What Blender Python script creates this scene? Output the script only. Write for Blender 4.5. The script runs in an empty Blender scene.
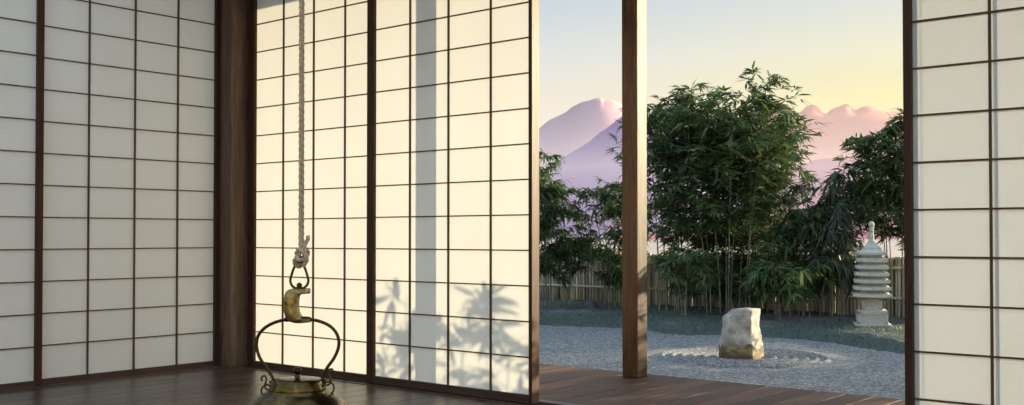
import bpy, bmesh, math, random
import numpy as np
from mathutils import Vector, Matrix, noise

random.seed(7)
rng = np.random.default_rng(11)
scn = bpy.context.scene
col = scn.collection
R = math.radians

# ------------------------------------------------------------------ camera
F = 1052.0                                   # focal length in pixels of a 1024 wide frame
TH = R(39.85); S_, C_ = math.sin(TH), math.cos(TH)
PITCH = R(1.0); SHIFT = 0.0148
EYE = 0.93
cam_d = bpy.data.cameras.new('camera')
cam_d.sensor_width = 36.0
cam_d.lens = 36.0 * F / 1024.0
cam_d.shift_y = SHIFT
cam_d.clip_start = 0.05
cam_d.clip_end = 20000
cam = bpy.data.objects.new('camera', cam_d)
col.objects.link(cam)
cam.location = (0, 0, EYE)
cam.rotation_euler = (R(90) + PITCH, 0, TH)
scn.camera = cam

def ray(px, py):
    u = (px - 512) / F
    v = (202.5 - py + SHIFT * 1024) / F
    fwd = math.cos(PITCH) - v * math.sin(PITCH)
    up = math.sin(PITCH) + v * math.cos(PITCH)
    return Vector((-S_ * fwd + C_ * u, C_ * fwd + S_ * u, up))

def at_y(px, py, Y):
    d = ray(px, py); return Vector((0, 0, EYE)) + d * (Y / d.y)

def at_z(px, py, Z):
    d = ray(px, py); return Vector((0, 0, EYE)) + d * ((Z - EYE) / d.z)

def at_x(px, py, X):
    d = ray(px, py); return Vector((0, 0, EYE)) + d * (X / d.x)

def at_d(px, py, D):
    d = ray(px, py); k = D / (-S_ * d.x + C_ * d.y)
    return Vector((0, 0, EYE)) + d * k

# ------------------------------------------------------------------ scene helpers
def tag(o, label=None, cat=None, group=None, kind=None):
    if label: o['label'] = label
    if cat: o['category'] = cat
    if group: o['group'] = group
    if kind: o['kind'] = kind
    return o

def empty(name, loc=(0, 0, 0), rz=0.0):
    o = bpy.data.objects.new(name, None)
    o.location = loc; o.rotation_euler = (0, 0, rz)
    o.empty_display_size = 0.1
    col.objects.link(o)
    return o

class MB:
    """collects shapes of one material into one mesh"""
    def __init__(self):
        self.v = []; self.f = []
    def add(self, vs, fs):
        b = len(self.v)
        self.v += [tuple(p) for p in vs]
        self.f += [tuple(b + i for i in f) for f in fs]
        return self
    def box(self, x0, x1, y0, y1, z0, z1, bev=0.0):
        if x0 > x1: x0, x1 = x1, x0
        if y0 > y1: y0, y1 = y1, y0
        if z0 > z1: z0, z1 = z1, z0
        if bev <= 0:
            vs = [(x0,y0,z0),(x1,y0,z0),(x1,y1,z0),(x0,y1,z0),(x0,y0,z1),(x1,y0,z1),(x1,y1,z1),(x0,y1,z1)]
            fs = [(0,3,2,1),(4,5,6,7),(0,1,5,4),(1,2,6,5),(2,3,7,6),(3,0,4,7)]
            return self.add(vs, fs)
        bm = bmesh.new()
        bmesh.ops.create_cube(bm, size=1)
        for v in bm.verts:
            v.co = Vector(((x0+x1)/2 + v.co.x*(x1-x0), (y0+y1)/2 + v.co.y*(y1-y0), (z0+z1)/2 + v.co.z*(z1-z0)))
        bmesh.ops.bevel(bm, geom=bm.edges[:], offset=bev, segments=2, affect='EDGES', profile=0.6)
        self.bm(bm)
        return self
    def bm(self, bm):
        bm.verts.index_update()
        self.add([v.co.copy() for v in bm.verts], [[v.index for v in f.verts] for f in bm.faces])
        bm.free()
        return self
    def tube(self, pts, rad, seg=10, cap=True, closed=False):
        pts = [Vector(p) for p in pts]
        n = len(pts)
        rads = rad if isinstance(rad, (list, tuple)) else [rad] * n
        t = []
        for i in range(n):
            a = pts[(i - 1) % n] if (closed or i > 0) else pts[i]
            b = pts[(i + 1) % n] if (closed or i < n - 1) else pts[i]
            d = (b - a); t.append(d.normalized() if d.length > 1e-9 else Vector((0, 0, 1)))
        ref = Vector((0, 0, 1)) if abs(t[0].z) < 0.9 else Vector((1, 0, 0))
        nrm = t[0].cross(ref).normalized()
        vs = []
        for i in range(n):
            nrm = (nrm - t[i] * nrm.dot(t[i]))
            nrm = nrm.normalized() if nrm.length > 1e-6 else t[i].orthogonal().normalized()
            bn = t[i].cross(nrm)
            for k in range(seg):
                a = 2 * math.pi * k / seg
                vs.append(pts[i] + (nrm * math.cos(a) + bn * math.sin(a)) * rads[i])
        fs = []
        m = n if closed else n - 1
        for i in range(m):
            j = (i + 1) % n
            for k in range(seg):
                k2 = (k + 1) % seg
                fs.append((i*seg+k, i*seg+k2, j*seg+k2, j*seg+k))
        if cap and not closed:
            fs.append(tuple(reversed(range(seg))))
            fs.append(tuple((n-1)*seg + k for k in range(seg)))
        return self.add(vs, fs)
    def lathe(self, prof, seg=48, c=(0, 0, 0)):
        vs = []; fs = []; rows = []
        for r, z in prof:
            if r < 1e-6:
                rows.append([len(vs)]); vs.append((c[0], c[1], c[2] + z))
            else:
                rows.append(list(range(len(vs), len(vs) + seg)))
                for k in range(seg):
                    a = 2 * math.pi * k / seg
                    vs.append((c[0] + r*math.cos(a), c[1] + r*math.sin(a), c[2] + z))
        for a, b in zip(rows[:-1], rows[1:]):
            for k in range(seg):
                k2 = (k + 1) % seg
                if len(a) == 1 and len(b) == 1: continue
                if len(a) == 1: fs.append((a[0], b[k2], b[k]))
                elif len(b) == 1: fs.append((a[k], a[k2], b[0]))
                else: fs.append((a[k], a[k2], b[k2], b[k]))
        return self.add(vs, fs)
    def build(self, name, mat, parent=None, smooth=False, loc=None):
        me = bpy.data.meshes.new(name)
        me.from_pydata([tuple(p) for p in self.v], [], self.f)
        me.update()
        if smooth:
            me.polygons.foreach_set('use_smooth', [True] * len(me.polygons))
        me.materials.append(mat)
        o = bpy.data.objects.new(name, me)
        col.objects.link(o)
        if parent: o.parent = parent
        if loc: o.location = loc
        return o

def grid_obj(name, mat, X, Y, Z, parent=None, smooth=True):
    """heightfield from 2-D arrays"""
    n, m = X.shape
    vs = np.stack([X.ravel(), Y.ravel(), Z.ravel()], 1)
    i, j = np.meshgrid(np.arange(n - 1), np.arange(m - 1), indexing='ij')
    a = (i * m + j).ravel()
    fs = np.stack([a, a + m, a + m + 1, a + 1], 1)
    return np_mesh(name, mat, vs, fs, parent, smooth)

def np_mesh(name, mat, vs, fs, parent=None, smooth=True):
    me = bpy.data.meshes.new(name)
    me.vertices.add(len(vs)); me.vertices.foreach_set('co', np.asarray(vs, np.float32).ravel())
    k = fs.shape[1]
    me.loops.add(fs.size); me.loops.foreach_set('vertex_index', fs.ravel().astype(np.int32))
    me.polygons.add(len(fs)); me.polygons.foreach_set('loop_start', (np.arange(len(fs)) * k).astype(np.int32))
    me.polygons.foreach_set('use_smooth', np.full(len(fs), smooth))
    me.update(calc_edges=True); me.validate()
    me.materials.append(mat)
    o = bpy.data.objects.new(name, me)
    col.objects.link(o)
    if parent: o.parent = parent
    return o

def smooth_angle(o, ang=35):
    me = o.data
    me.polygons.foreach_set('use_smooth', [True] * len(me.polygons))
    bm = bmesh.new(); bm.from_mesh(me)
    for e in bm.edges:
        if len(e.link_faces) == 2 and e.calc_face_angle(0) > R(ang): e.smooth = False
    bm.to_mesh(me); bm.free()
    return o

def smooth_pts(pts, n=6, closed=False):
    """Catmull-Rom through points"""
    P = [Vector(p) for p in pts]
    out = []
    N = len(P)
    for i in range(N if closed else N - 1):
        if closed:
            p0, p1, p2, p3 = P[(i-1) % N], P[i], P[(i+1) % N], P[(i+2) % N]
        else:
            p0, p1, p2, p3 = P[max(i-1, 0)], P[i], P[i+1], P[min(i+2, N-1)]
        for k in range(n):
            t = k / n
            out.append(0.5 * ((2*p1) + (p2-p0)*t + (2*p0-5*p1+4*p2-p3)*t*t + (3*p1-p0-3*p2+p3)*t*t*t))
    if not closed: out.append(P[-1])
    return out

# ------------------------------------------------------------------ materials
def new_mat(name):
    m = bpy.data.materials.new(name); m.use_nodes = True
    nt = m.node_tree
    for n in list(nt.nodes): nt.nodes.remove(n)
    out = nt.nodes.new('ShaderNodeOutputMaterial')
    return m, nt, out

def N(nt, typ, **kw):
    n = nt.nodes.new(typ)
    for k, v in kw.items():
        if k in n.inputs.keys(): n.inputs[k].default_value = v
        else: setattr(n, k, v)
    return n

def ramp(nt, stops, fac=None, interp='LINEAR'):
    r = nt.nodes.new('ShaderNodeValToRGB')
    r.color_ramp.interpolation = interp
    el = r.color_ramp.elements
    while len(el) < len(stops): el.new(0.5)
    for e, (p, c) in zip(el, stops):
        e.position = p; e.color = (c[0], c[1], c[2], 1)
    if fac is not None: nt.links.new(fac, r.inputs['Fac'])
    return r

def principled(nt, out, **kw):
    b = nt.nodes.new('ShaderNodeBsdfPrincipled')
    for k, v in kw.items(): b.inputs[k].default_value = v
    nt.links.new(b.outputs[0], out.inputs['Surface'])
    return b

def coords(nt, scale=(1, 1, 1), rot=(0, 0, 0)):
    tc = nt.nodes.new('ShaderNodeTexCoord')
    mp = nt.nodes.new('ShaderNodeMapping')
    mp.inputs['Scale'].default_value = scale
    mp.inputs['Rotation'].default_value = rot
    nt.links.new(tc.outputs['Object'], mp.inputs['Vector'])
    return mp.outputs['Vector']

def wood_mat(name, c0, c1, scale, rough=0.5, bump=0.15, spec=0.4, detail=6):
    m, nt, out = new_mat(name)
    L = nt.links
    v = coords(nt, scale)
    n1 = N(nt, 'ShaderNodeTexNoise', Scale=1.0, Detail=detail, Roughness=0.62, Distortion=1.2)
    L.new(v, n1.inputs['Vector'])
    n2 = N(nt, 'ShaderNodeTexNoise', Scale=4.5, Detail=4.0, Roughness=0.6, Distortion=0.3)
    L.new(v, n2.inputs['Vector'])
    mx = N(nt, 'ShaderNodeMix', data_type='FLOAT'); mx.inputs[0].default_value = 0.45
    L.new(n1.outputs['Fac'], mx.inputs[2]); L.new(n2.outputs['Fac'], mx.inputs[3])
    r = ramp(nt, [(0.30, c0), (0.70, c1)], mx.outputs[0])
    b = principled(nt, out, Roughness=rough)
    b.inputs['Specular IOR Level'].default_value = spec
    L.new(r.outputs['Color'], b.inputs['Base Color'])
    bp = N(nt, 'ShaderNodeBump', Strength=bump, Distance=0.01)
    L.new(mx.outputs[0], bp.inputs['Height']); L.new(bp.outputs['Normal'], b.inputs['Normal'])
    return m

M = {}
M['post'] = wood_mat('aged post wood', (0.03, 0.017, 0.010), (0.19, 0.12, 0.075), (16, 16, 1.3), 0.6, 0.35)
M['outer_post'] = wood_mat('weathered cedar', (0.014, 0.007, 0.0045), (0.085, 0.046, 0.028), (16, 16, 1.3), 0.46, 0.4, 0.12)
M['frame'] = wood_mat('dark brown lattice wood', (0.03, 0.014, 0.008), (0.095, 0.044, 0.027), (30, 30, 2.0), 0.42, 0.12, 0.14)
M['lattice'] = wood_mat('brown lattice strips', (0.05, 0.026, 0.016), (0.15, 0.082, 0.053), (30, 30, 2.0), 0.5, 0.1, 0.2)
M['rail'] = wood_mat('dark brown rail wood', (0.03, 0.016, 0.011), (0.11, 0.057, 0.038), (2.0, 30, 30), 0.5, 0.12)
M['beam'] = wood_mat('dark beam wood', (0.025, 0.014, 0.009), (0.11, 0.062, 0.038), (2.0, 20, 20), 0.6, 0.2)
M['rafter'] = wood_mat('eave wood', (0.05, 0.028, 0.016), (0.17, 0.10, 0.06), (20, 2, 20), 0.65, 0.2)

def floor_mat(name, c0, c1, width, rough, spec=0.45):
    m, nt, out = new_mat(name); L = nt.links
    tc = nt.nodes.new('ShaderNodeTexCoord')
    sx = nt.nodes.new('ShaderNodeSeparateXYZ'); L.new(tc.outputs['Object'], sx.inputs[0])
    dv = N(nt, 'ShaderNodeMath', operation='DIVIDE'); dv.inputs[1].default_value = width
    L.new(sx.outputs['X'], dv.inputs[0])
    fl = N(nt, 'ShaderNodeMath', operation='FLOOR'); L.new(dv.outputs[0], fl.inputs[0])
    wn = N(nt, 'ShaderNodeTexWhiteNoise', noise_dimensions='1D'); L.new(fl.outputs[0], wn.inputs['W'])
    off = N(nt, 'ShaderNodeMath', operation='MULTIPLY'); off.inputs[1].default_value = 37.0
    L.new(wn.outputs['Value'], off.inputs[0])
    cx = nt.nodes.new('ShaderNodeCombineXYZ')
    sX = N(nt, 'ShaderNodeMath', operation='MULTIPLY'); sX.inputs[1].default_value = 26.0; L.new(sx.outputs['X'], sX.inputs[0])
    sY = N(nt, 'ShaderNodeMath', operation='MULTIPLY_ADD'); sY.inputs[1].default_value = 1.8
    L.new(sx.outputs['Y'], sY.inputs[0]); L.new(off.outputs[0], sY.inputs[2])
    L.new(sX.outputs[0], cx.inputs['X']); L.new(sY.outputs[0], cx.inputs['Y']); L.new(sx.outputs['Z'], cx.inputs['Z'])
    n1 = N(nt, 'ShaderNodeTexNoise', Scale=1.0, Detail=6.0, Roughness=0.6, Distortion=0.8)
    L.new(cx.outputs[0], n1.inputs['Vector'])
    r = ramp(nt, [(0.3, c0), (0.72, c1)], n1.outputs['Fac'])
    vr = N(nt, 'ShaderNodeMapRange'); vr.inputs['To Min'].default_value = 0.65; vr.inputs['To Max'].default_value = 1.35
    L.new(wn.outputs['Value'], vr.inputs['Value'])
    mul = N(nt, 'ShaderNodeVectorMath', operation='SCALE'); L.new(r.outputs['Color'], mul.inputs[0]); L.new(vr.outputs[0], mul.inputs['Scale'])
    b = principled(nt, out, Roughness=rough); L.new(mul.outputs[0], b.inputs['Base Color'])
    b.inputs['Specular IOR Level'].default_value = spec
    rr = N(nt, 'ShaderNodeMapRange'); rr.inputs['To Min'].default_value = rough - 0.08; rr.inputs['To Max'].default_value = rough + 0.14
    L.new(n1.outputs['Fac'], rr.inputs['Value']); L.new(rr.outputs[0], b.inputs['Roughness'])
    bp = N(nt, 'ShaderNodeBump', Strength=0.12, Distance=0.006)
    L.new(n1.outputs['Fac'], bp.inputs['Height']); L.new(bp.outputs['Normal'], b.inputs['Normal'])
    return m
BW = 0.165
M['floor'] = floor_mat('dark polished boards', (0.028, 0.018, 0.014), (0.100, 0.064, 0.049), BW, 0.29)
M['deck'] = floor_mat('brown veranda boards', (0.032, 0.016, 0.009), (0.120, 0.064, 0.036), BW, 0.6, 0.18)

def paper_mat():
    m, nt, out = new_mat('washi paper'); L = nt.links
    v = coords(nt, (1, 1, 1))
    n1 = N(nt, 'ShaderNodeTexNoise', Scale=90.0, Detail=5.0, Roughness=0.7); L.new(v, n1.inputs['Vector'])
    n2 = N(nt, 'ShaderNodeTexNoise', Scale=1.7, Detail=2.0, Roughness=0.5); L.new(v, n2.inputs['Vector'])
    mx = N(nt, 'ShaderNodeMix', data_type='FLOAT'); mx.inputs[0].default_value = 0.5
    L.new(n1.outputs['Fac'], mx.inputs[2]); L.new(n2.outputs['Fac'], mx.inputs[3])
    r = ramp(nt, [(0.3, (0.78, 0.785, 0.755)), (0.7, (0.85, 0.855, 0.825))], mx.outputs[0])
    d = N(nt, 'ShaderNodeBsdfDiffuse'); t = N(nt, 'ShaderNodeBsdfTranslucent')
    L.new(r.outputs['Color'], d.inputs['Color']); L.new(r.outputs['Color'], t.inputs['Color'])
    ms = N(nt, 'ShaderNodeMixShader', Fac=0.23)
    L.new(d.outputs[0], ms.inputs[1]); L.new(t.outputs[0], ms.inputs[2]); L.new(ms.outputs[0], out.inputs['Surface'])
    return m
M['paper'] = paper_mat()

def noise_mat(name, stops, scale, rough=0.8, bump=0.3, dist=0.02, detail=6, metallic=0.0, vscale=(1, 1, 1), spec=0.3):
    m, nt, out = new_mat(name); L = nt.links
    v = coords(nt, vscale)
    n1 = N(nt, 'ShaderNodeTexNoise', Scale=scale, Detail=detail, Roughness=0.62); L.new(v, n1.inputs['Vector'])
    r = ramp(nt, stops, n1.outputs['Fac'])
    b = principled(nt, out, Roughness=rough, Metallic=metallic)
    b.inputs['Specular IOR Level'].default_value = spec
    L.new(r.outputs['Color'], b.inputs['Base Color'])
    if bump:
        bp = N(nt, 'ShaderNodeBump', Strength=bump, Distance=dist)
        L.new(n1.outputs['Fac'], bp.inputs['Height']); L.new(bp.outputs['Normal'], b.inputs['Normal'])
    return m
M['plaster'] = noise_mat('sand plaster', [(0.3, (0.34, 0.30, 0.23)), (0.7, (0.42, 0.37, 0.29))], 60, 0.9, 0.2, 0.004)
M['ceiling'] = wood_mat('ceiling boards', (0.06, 0.038, 0.022), (0.16, 0.10, 0.062), (12, 1.2, 12), 0.6, 0.15)
M['bronze'] = noise_mat('aged bronze', [(0.30, (0.055, 0.038, 0.013)), (0.55, (0.13, 0.085, 0.030)), (0.75, (0.32, 0.21, 0.072))], 34, 0.26, 0.12, 0.003, metallic=1.0)
M['bronze_dark'] = noise_mat('dark bronze', [(0.3, (0.026, 0.018, 0.007)), (0.7, (0.08, 0.056, 0.021))], 50, 0.28, 0.1, 0.002, metallic=1.0)
M['hook'] = noise_mat('hammered golden bronze', [(0.3, (0.11, 0.08, 0.03)), (0.65, (0.46, 0.33, 0.13))], 60, 0.4, 0.35, 0.004, metallic=1.0)
M['rope'] = noise_mat('hemp rope', [(0.3, (0.24, 0.155, 0.095)), (0.7, (0.78, 0.58, 0.41))], 220, 0.9, 0.4, 0.003)
M['stone'] = noise_mat('pale granite', [(0.3, (0.40, 0.38, 0.33)), (0.7, (0.60, 0.57, 0.49))], 22, 0.85, 0.25, 0.008)
M['boulder'] = noise_mat('grey boulder stone', [(0.3, (0.07, 0.07, 0.072)), (0.7, (0.15, 0.15, 0.148))], 9, 0.85, 0.4, 0.02)
M['soil'] = noise_mat('garden soil', [(0.3, (0.10, 0.085, 0.07)), (0.7, (0.20, 0.18, 0.15))], 8, 0.95, 0.4, 0.03)
M['land'] = noise_mat('far meadow', [(0.3, (0.33, 0.27, 0.26)), (0.7, (0.42, 0.35, 0.32))], 0.02, 0.95, 0.0)
M['tile'] = noise_mat('roof tile', [(0.3, (0.05, 0.05, 0.055)), (0.7, (0.09, 0.09, 0.095))], 20, 0.6, 0.2, 0.01)

def gravel_mat():
    m, nt, out = new_mat('raked pale gravel'); L = nt.links
    v = coords(nt)
    vo = N(nt, 'ShaderNodeTexVoronoi', Scale=55.0); L.new(v, vo.inputs['Vector'])
    wn = ramp(nt, [(0.0, (0.12, 0.125, 0.132)), (0.5, (0.19, 0.197, 0.206)), (1.0, (0.33, 0.332, 0.33))])
    sp = nt.nodes.new('ShaderNodeSeparateColor'); L.new(vo.outputs['Color'], sp.inputs[0]); L.new(sp.outputs[0], wn.inputs['Fac'])
    b = principled(nt, out, Roughness=0.9); L.new(wn.outputs['Color'], b.inputs['Base Color'])
    b.inputs['Specular IOR Level'].default_value = 0.2
    n2 = N(nt, 'ShaderNodeTexNoise', Scale=16.0, Detail=3.0); L.new(v, n2.inputs['Vector'])
    ad = N(nt, 'ShaderNodeMath', operation='MULTIPLY_ADD'); ad.inputs[1].default_value = -0.8
    L.new(vo.outputs['Distance'], ad.inputs[0]); L.new(n2.outputs['Fac'], ad.inputs[2])
    bp = N(nt, 'ShaderNodeBump', Strength=0.9, Distance=0.02)
    L.new(ad.outputs[0], bp.inputs['Height']); L.new(bp.outputs['Normal'], b.inputs['Normal'])
    return m
M['gravel'] = gravel_mat()

def moss_mat():
    m, nt, out = new_mat('moss and ground cover'); L = nt.links
    v = coords(nt)
    n1 = N(nt, 'ShaderNodeTexNoise', Scale=26.0, Detail=6.0, Roughness=0.7); L.new(v, n1.inputs['Vector'])
    n2 = N(nt, 'ShaderNodeTexNoise', Scale=0.75, Detail=2.0); L.new(v, n2.inputs['Vector'])
    g = ramp(nt, [(0.3, (0.035, 0.05, 0.042)), (0.7, (0.125, 0.155, 0.135))], n1.outputs['Fac'])
    p = ramp(nt, [(0.3, (0.06, 0.056, 0.062)), (0.7, (0.21, 0.20, 0.215))], n1.outputs['Fac'])
    k = ramp(nt, [(0.50, (0, 0, 0)), (0.60, (1, 1, 1))], n2.outputs['Fac'])
    mx = N(nt, 'ShaderNodeMix', data_type='RGBA')
    L.new(k.outputs['Color'], mx.inputs[0]); L.new(g.outputs['Color'], mx.inputs[6]); L.new(p.outputs['Color'], mx.inputs[7])
    b = principled(nt, out, Roughness=0.95); L.new(mx.outputs[2], b.inputs['Base Color'])
    b.inputs['Specular IOR Level'].default_value = 0.15
    bp = N(nt, 'ShaderNodeBump', Strength=0.7, Distance=0.04)
    L.new(n1.outputs['Fac'], bp.inputs['Height']); L.new(bp.outputs['Normal'], b.inputs['Normal'])
    return m
M['moss'] = moss_mat()

def leaf_mat(name, c0, c1, trans=0.3):
    m, nt, out = new_mat(name); L = nt.links
    g = N(nt, 'ShaderNodeNewGeometry')
    r = ramp(nt, [(0.0, c0), (1.0, c1)], g.outputs['Random Per Island'])
    b = nt.nodes.new('ShaderNodeBsdfPrincipled'); b.inputs['Roughness'].default_value = 0.55
    b.inputs['Specular IOR Level'].default_value = 0.25
    L.new(r.outputs['Color'], b.inputs['Base Color'])
    t = N(nt, 'ShaderNodeBsdfTranslucent'); L.new(r.outputs['Color'], t.inputs['Color'])
    ms = N(nt, 'ShaderNodeMixShader', Fac=trans)
    L.new(b.outputs[0], ms.inputs[1]); L.new(t.outputs[0], ms.inputs[2]); L.new(ms.outputs[0], out.inputs['Surface'])
    return m
M['leaf'] = leaf_mat('bamboo leaf', (0.042, 0.076, 0.027), (0.118, 0.178, 0.066))
M['leaf_pale'] = leaf_mat('pale bamboo leaf', (0.05, 0.075, 0.055), (0.13, 0.16, 0.12))
M['cane_plain'] = noise_mat('split bamboo slats', [(0.3, (0.20, 0.15, 0.08)), (0.7, (0.34, 0.27, 0.15))], 20, 0.6, 0.0)
M['cover'] = leaf_mat('ground cover blade', (0.05, 0.07, 0.055), (0.14, 0.175, 0.14))
M['culm'] = noise_mat('bamboo cane', [(0.3, (0.14, 0.14, 0.08)), (0.7, (0.28, 0.275, 0.165))], 9, 0.45, 0.1, 0.004)
M['stem'] = noise_mat('brown stem', [(0.3, (0.07, 0.06, 0.04)), (0.7, (0.17, 0.15, 0.10))], 14, 0.8, 0.3, 0.01)

def cane_fence_mat():
    m, nt, out = new_mat('dry bamboo canes'); L = nt.links
    g = N(nt, 'ShaderNodeNewGeometry')
    r = ramp(nt, [(0.0, (0.30, 0.25, 0.18)), (0.5, (0.54, 0.45, 0.33)), (1.0, (0.76, 0.66, 0.50))], g.outputs['Random Per Island'])
    n1 = N(nt, 'ShaderNodeTexNoise', Scale=14.0, Detail=4.0); L.new(coords(nt, (1, 1, 0.3)), n1.inputs['Vector'])
    sc = N(nt, 'ShaderNodeMapRange'); sc.inputs['To Min'].default_value = 0.55; sc.inputs['To Max'].default_value = 1.35
    L.new(n1.outputs['Fac'], sc.inputs['Value'])
    mul = N(nt, 'ShaderNodeVectorMath', operation='SCALE'); L.new(r.outputs['Color'], mul.inputs[0]); L.new(sc.outputs[0], mul.inputs['Scale'])
    b = principled(nt, out, Roughness=0.7); L.new(mul.outputs[0], b.inputs['Base Color'])
    return m
M['cane'] = cane_fence_mat()

def rock_mat():
    m, nt, out = new_mat('standing rock'); L = nt.links
    v = coords(nt)
    n1 = N(nt, 'ShaderNodeTexNoise', Scale=7.0, Detail=9.0, Roughness=0.7); L.new(v, n1.inputs['Vector'])
    g = ramp(nt, [(0.30, (0.08, 0.075, 0.065)), (0.47, (0.27, 0.255, 0.23)), (0.72, (0.60, 0.575, 0.51))], n1.outputs['Fac'])
    # brown earthy staining around the foot, ragged edge
    sx = nt.nodes.new('ShaderNodeSeparateXYZ'); L.new(v, sx.inputs[0])
    n2 = N(nt, 'ShaderNodeTexNoise', Scale=9.0, Detail=6.0); L.new(v, n2.inputs['Vector'])
    ma = N(nt, 'ShaderNodeMath', operation='MULTIPLY_ADD'); ma.inputs[1].default_value = -0.29
    L.new(n2.outputs['Fac'], ma.inputs[0]); L.new(sx.outputs['Z'], ma.inputs[2])
    st = ramp(nt, [(0.0, (1, 1, 1)), (0.035, (0, 0, 0))], ma.outputs[0])
    mx = N(nt, 'ShaderNodeMix', data_type='RGBA'); L.new(st.outputs['Color'], mx.inputs[0])
    L.new(g.outputs['Color'], mx.inputs[6]); mx.inputs[7].default_value = (0.12, 0.075, 0.045, 1)
    # lichen
    n3 = N(nt, 'ShaderNodeTexNoise', Scale=5.0, Detail=5.0); L.new(coords(nt, (1, 1, 1.6), (0.4, 0.2, 0.9)), n3.inputs['Vector'])
    lk = ramp(nt, [(0.56, (0, 0, 0)), (0.66, (0.7, 0.7, 0.7))], n3.outputs['Fac'])
    m2 = N(nt, 'ShaderNodeMix', data_type='RGBA'); L.new(lk.outputs['Color'], m2.inputs[0])
    L.new(mx.outputs[2], m2.inputs[6]); m2.inputs[7].default_value = (0.30, 0.31, 0.14, 1)
    b = principled(nt, out, Roughness=0.85); L.new(m2.outputs[2], b.inputs['Base Color'])
    bp = N(nt, 'ShaderNodeBump', Strength=0.5, Distance=0.03)
    L.new(n1.outputs['Fac'], bp.inputs['Height']); L.new(bp.outputs['Normal'], b.inputs['Normal'])
    return m
M['rock'] = rock_mat()

def plain_mat(name, c, rough=0.95):
    m, nt, out = new_mat(name)
    b = principled(nt, out, Roughness=rough); b.inputs['Base Color'].default_value = (*c, 1)
    b.inputs['Specular IOR Level'].default_value = 0.0
    return m

# ------------------------------------------------------------------ sun and sky
SUN_T = 0.487                                # dx/dy of the direction towards the sun
SUN_E = R(9.5)
sh = Vector((SUN_T, 1, 0)).normalized()
sun_dir = Vector((sh.x * math.cos(SUN_E), sh.y * math.cos(SUN_E), math.sin(SUN_E)))
sd = bpy.data.lights.new('sun', 'SUN'); sd.energy = 12.6; sd.color = (1.0, 0.825, 0.53); sd.angle = R(0.35)
sun = bpy.data.objects.new('sun', sd); col.objects.link(sun)
sun.rotation_euler = sun_dir.to_track_quat('Z', 'Y').to_euler()
sun.location = (20, 40, 20)

w = bpy.data.worlds.new('dawn sky'); scn.world = w; w.use_nodes = True
nt = w.node_tree
for n in list(nt.nodes): nt.nodes.remove(n)
out = nt.nodes.new('ShaderNodeOutputWorld'); bg = nt.nodes.new('ShaderNodeBackground')
tc = nt.nodes.new('ShaderNodeTexCoord')
nrm = N(nt, 'ShaderNodeVectorMath', operation='NORMALIZE'); nt.links.new(tc.outputs['Generated'], nrm.inputs[0])
sx = nt.nodes.new('ShaderNodeSeparateXYZ'); nt.links.new(nrm.outputs[0], sx.inputs[0])
SKY_A = [(0.0, (0.84, 0.70, 0.68)), (0.075, (0.95, 0.84, 0.70)), (0.125, (0.92, 0.84, 0.72)), (0.165, (0.80, 0.80, 0.76)), (0.218, (0.62, 0.69, 0.74)), (0.30, (0.75, 0.92, 1.10)), (0.40, (0.95, 1.15, 1.35)), (1.0, (0.62, 0.88, 1.22))]
SKY_B = [(0.0, (0.98, 0.72, 0.46)), (0.075, (1.02, 0.88, 0.38)), (0.125, (0.99, 0.88, 0.44)), (0.165, (0.93, 0.89, 0.63)), (0.218, (0.77, 0.80, 0.75)), (0.30, (0.95, 1.05, 1.05)), (0.40, (1.15, 1.28, 1.35)), (1.0, (0.66, 0.90, 1.22))]
ra = ramp(nt, SKY_A, sx.outputs['Z']); rb = ramp(nt, SKY_B, sx.outputs['Z'])
dt = N(nt, 'ShaderNodeVectorMath', operation='DOT_PRODUCT'); nt.links.new(nrm.outputs[0], dt.inputs[0]); dt.inputs[1].default_value = sh
mr = N(nt, 'ShaderNodeMapRange', interpolation_type='SMOOTHSTEP'); nt.links.new(dt.outputs['Value'], mr.inputs['Value'])
mr.inputs['From Min'].default_value = 0.38; mr.inputs['From Max'].default_value = 0.80
mx = N(nt, 'ShaderNodeMix', data_type='RGBA')
nt.links.new(mr.outputs[0], mx.inputs[0]); nt.links.new(ra.outputs['Color'], mx.inputs[6]); nt.links.new(rb.outputs['Color'], mx.inputs[7])
# even blue sky added behind the house as fill light for the room
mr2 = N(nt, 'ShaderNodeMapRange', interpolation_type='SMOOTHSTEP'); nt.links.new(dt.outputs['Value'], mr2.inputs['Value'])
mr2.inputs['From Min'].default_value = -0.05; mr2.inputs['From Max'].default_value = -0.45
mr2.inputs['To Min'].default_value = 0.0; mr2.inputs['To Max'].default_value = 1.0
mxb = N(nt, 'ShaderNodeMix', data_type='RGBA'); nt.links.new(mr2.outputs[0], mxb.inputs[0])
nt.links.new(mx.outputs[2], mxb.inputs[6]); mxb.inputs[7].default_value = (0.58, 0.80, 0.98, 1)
# glow added around the low sun, out of view, to light the paper screens
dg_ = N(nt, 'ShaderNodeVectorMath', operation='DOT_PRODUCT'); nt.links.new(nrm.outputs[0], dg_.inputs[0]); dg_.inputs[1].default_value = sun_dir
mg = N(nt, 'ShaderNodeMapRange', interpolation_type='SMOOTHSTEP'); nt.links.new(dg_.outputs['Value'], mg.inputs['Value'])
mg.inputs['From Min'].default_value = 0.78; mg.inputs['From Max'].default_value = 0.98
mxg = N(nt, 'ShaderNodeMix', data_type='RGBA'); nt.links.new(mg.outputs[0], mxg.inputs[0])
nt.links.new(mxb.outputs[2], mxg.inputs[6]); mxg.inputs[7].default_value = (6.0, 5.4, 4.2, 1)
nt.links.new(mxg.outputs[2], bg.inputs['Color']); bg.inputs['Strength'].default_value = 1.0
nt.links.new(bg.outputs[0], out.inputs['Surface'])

# ------------------------------------------------------------------ room shell
W = 4.587            # front of the garden side screens
XC = -6.442          # front of the left screens
X1, Y0 = 2.6, -2.6   # far walls of the room, behind the camera
CZ = 3.2
ENG = 6.05           # outer edge of the veranda
GZ = -0.45           # garden level

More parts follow.
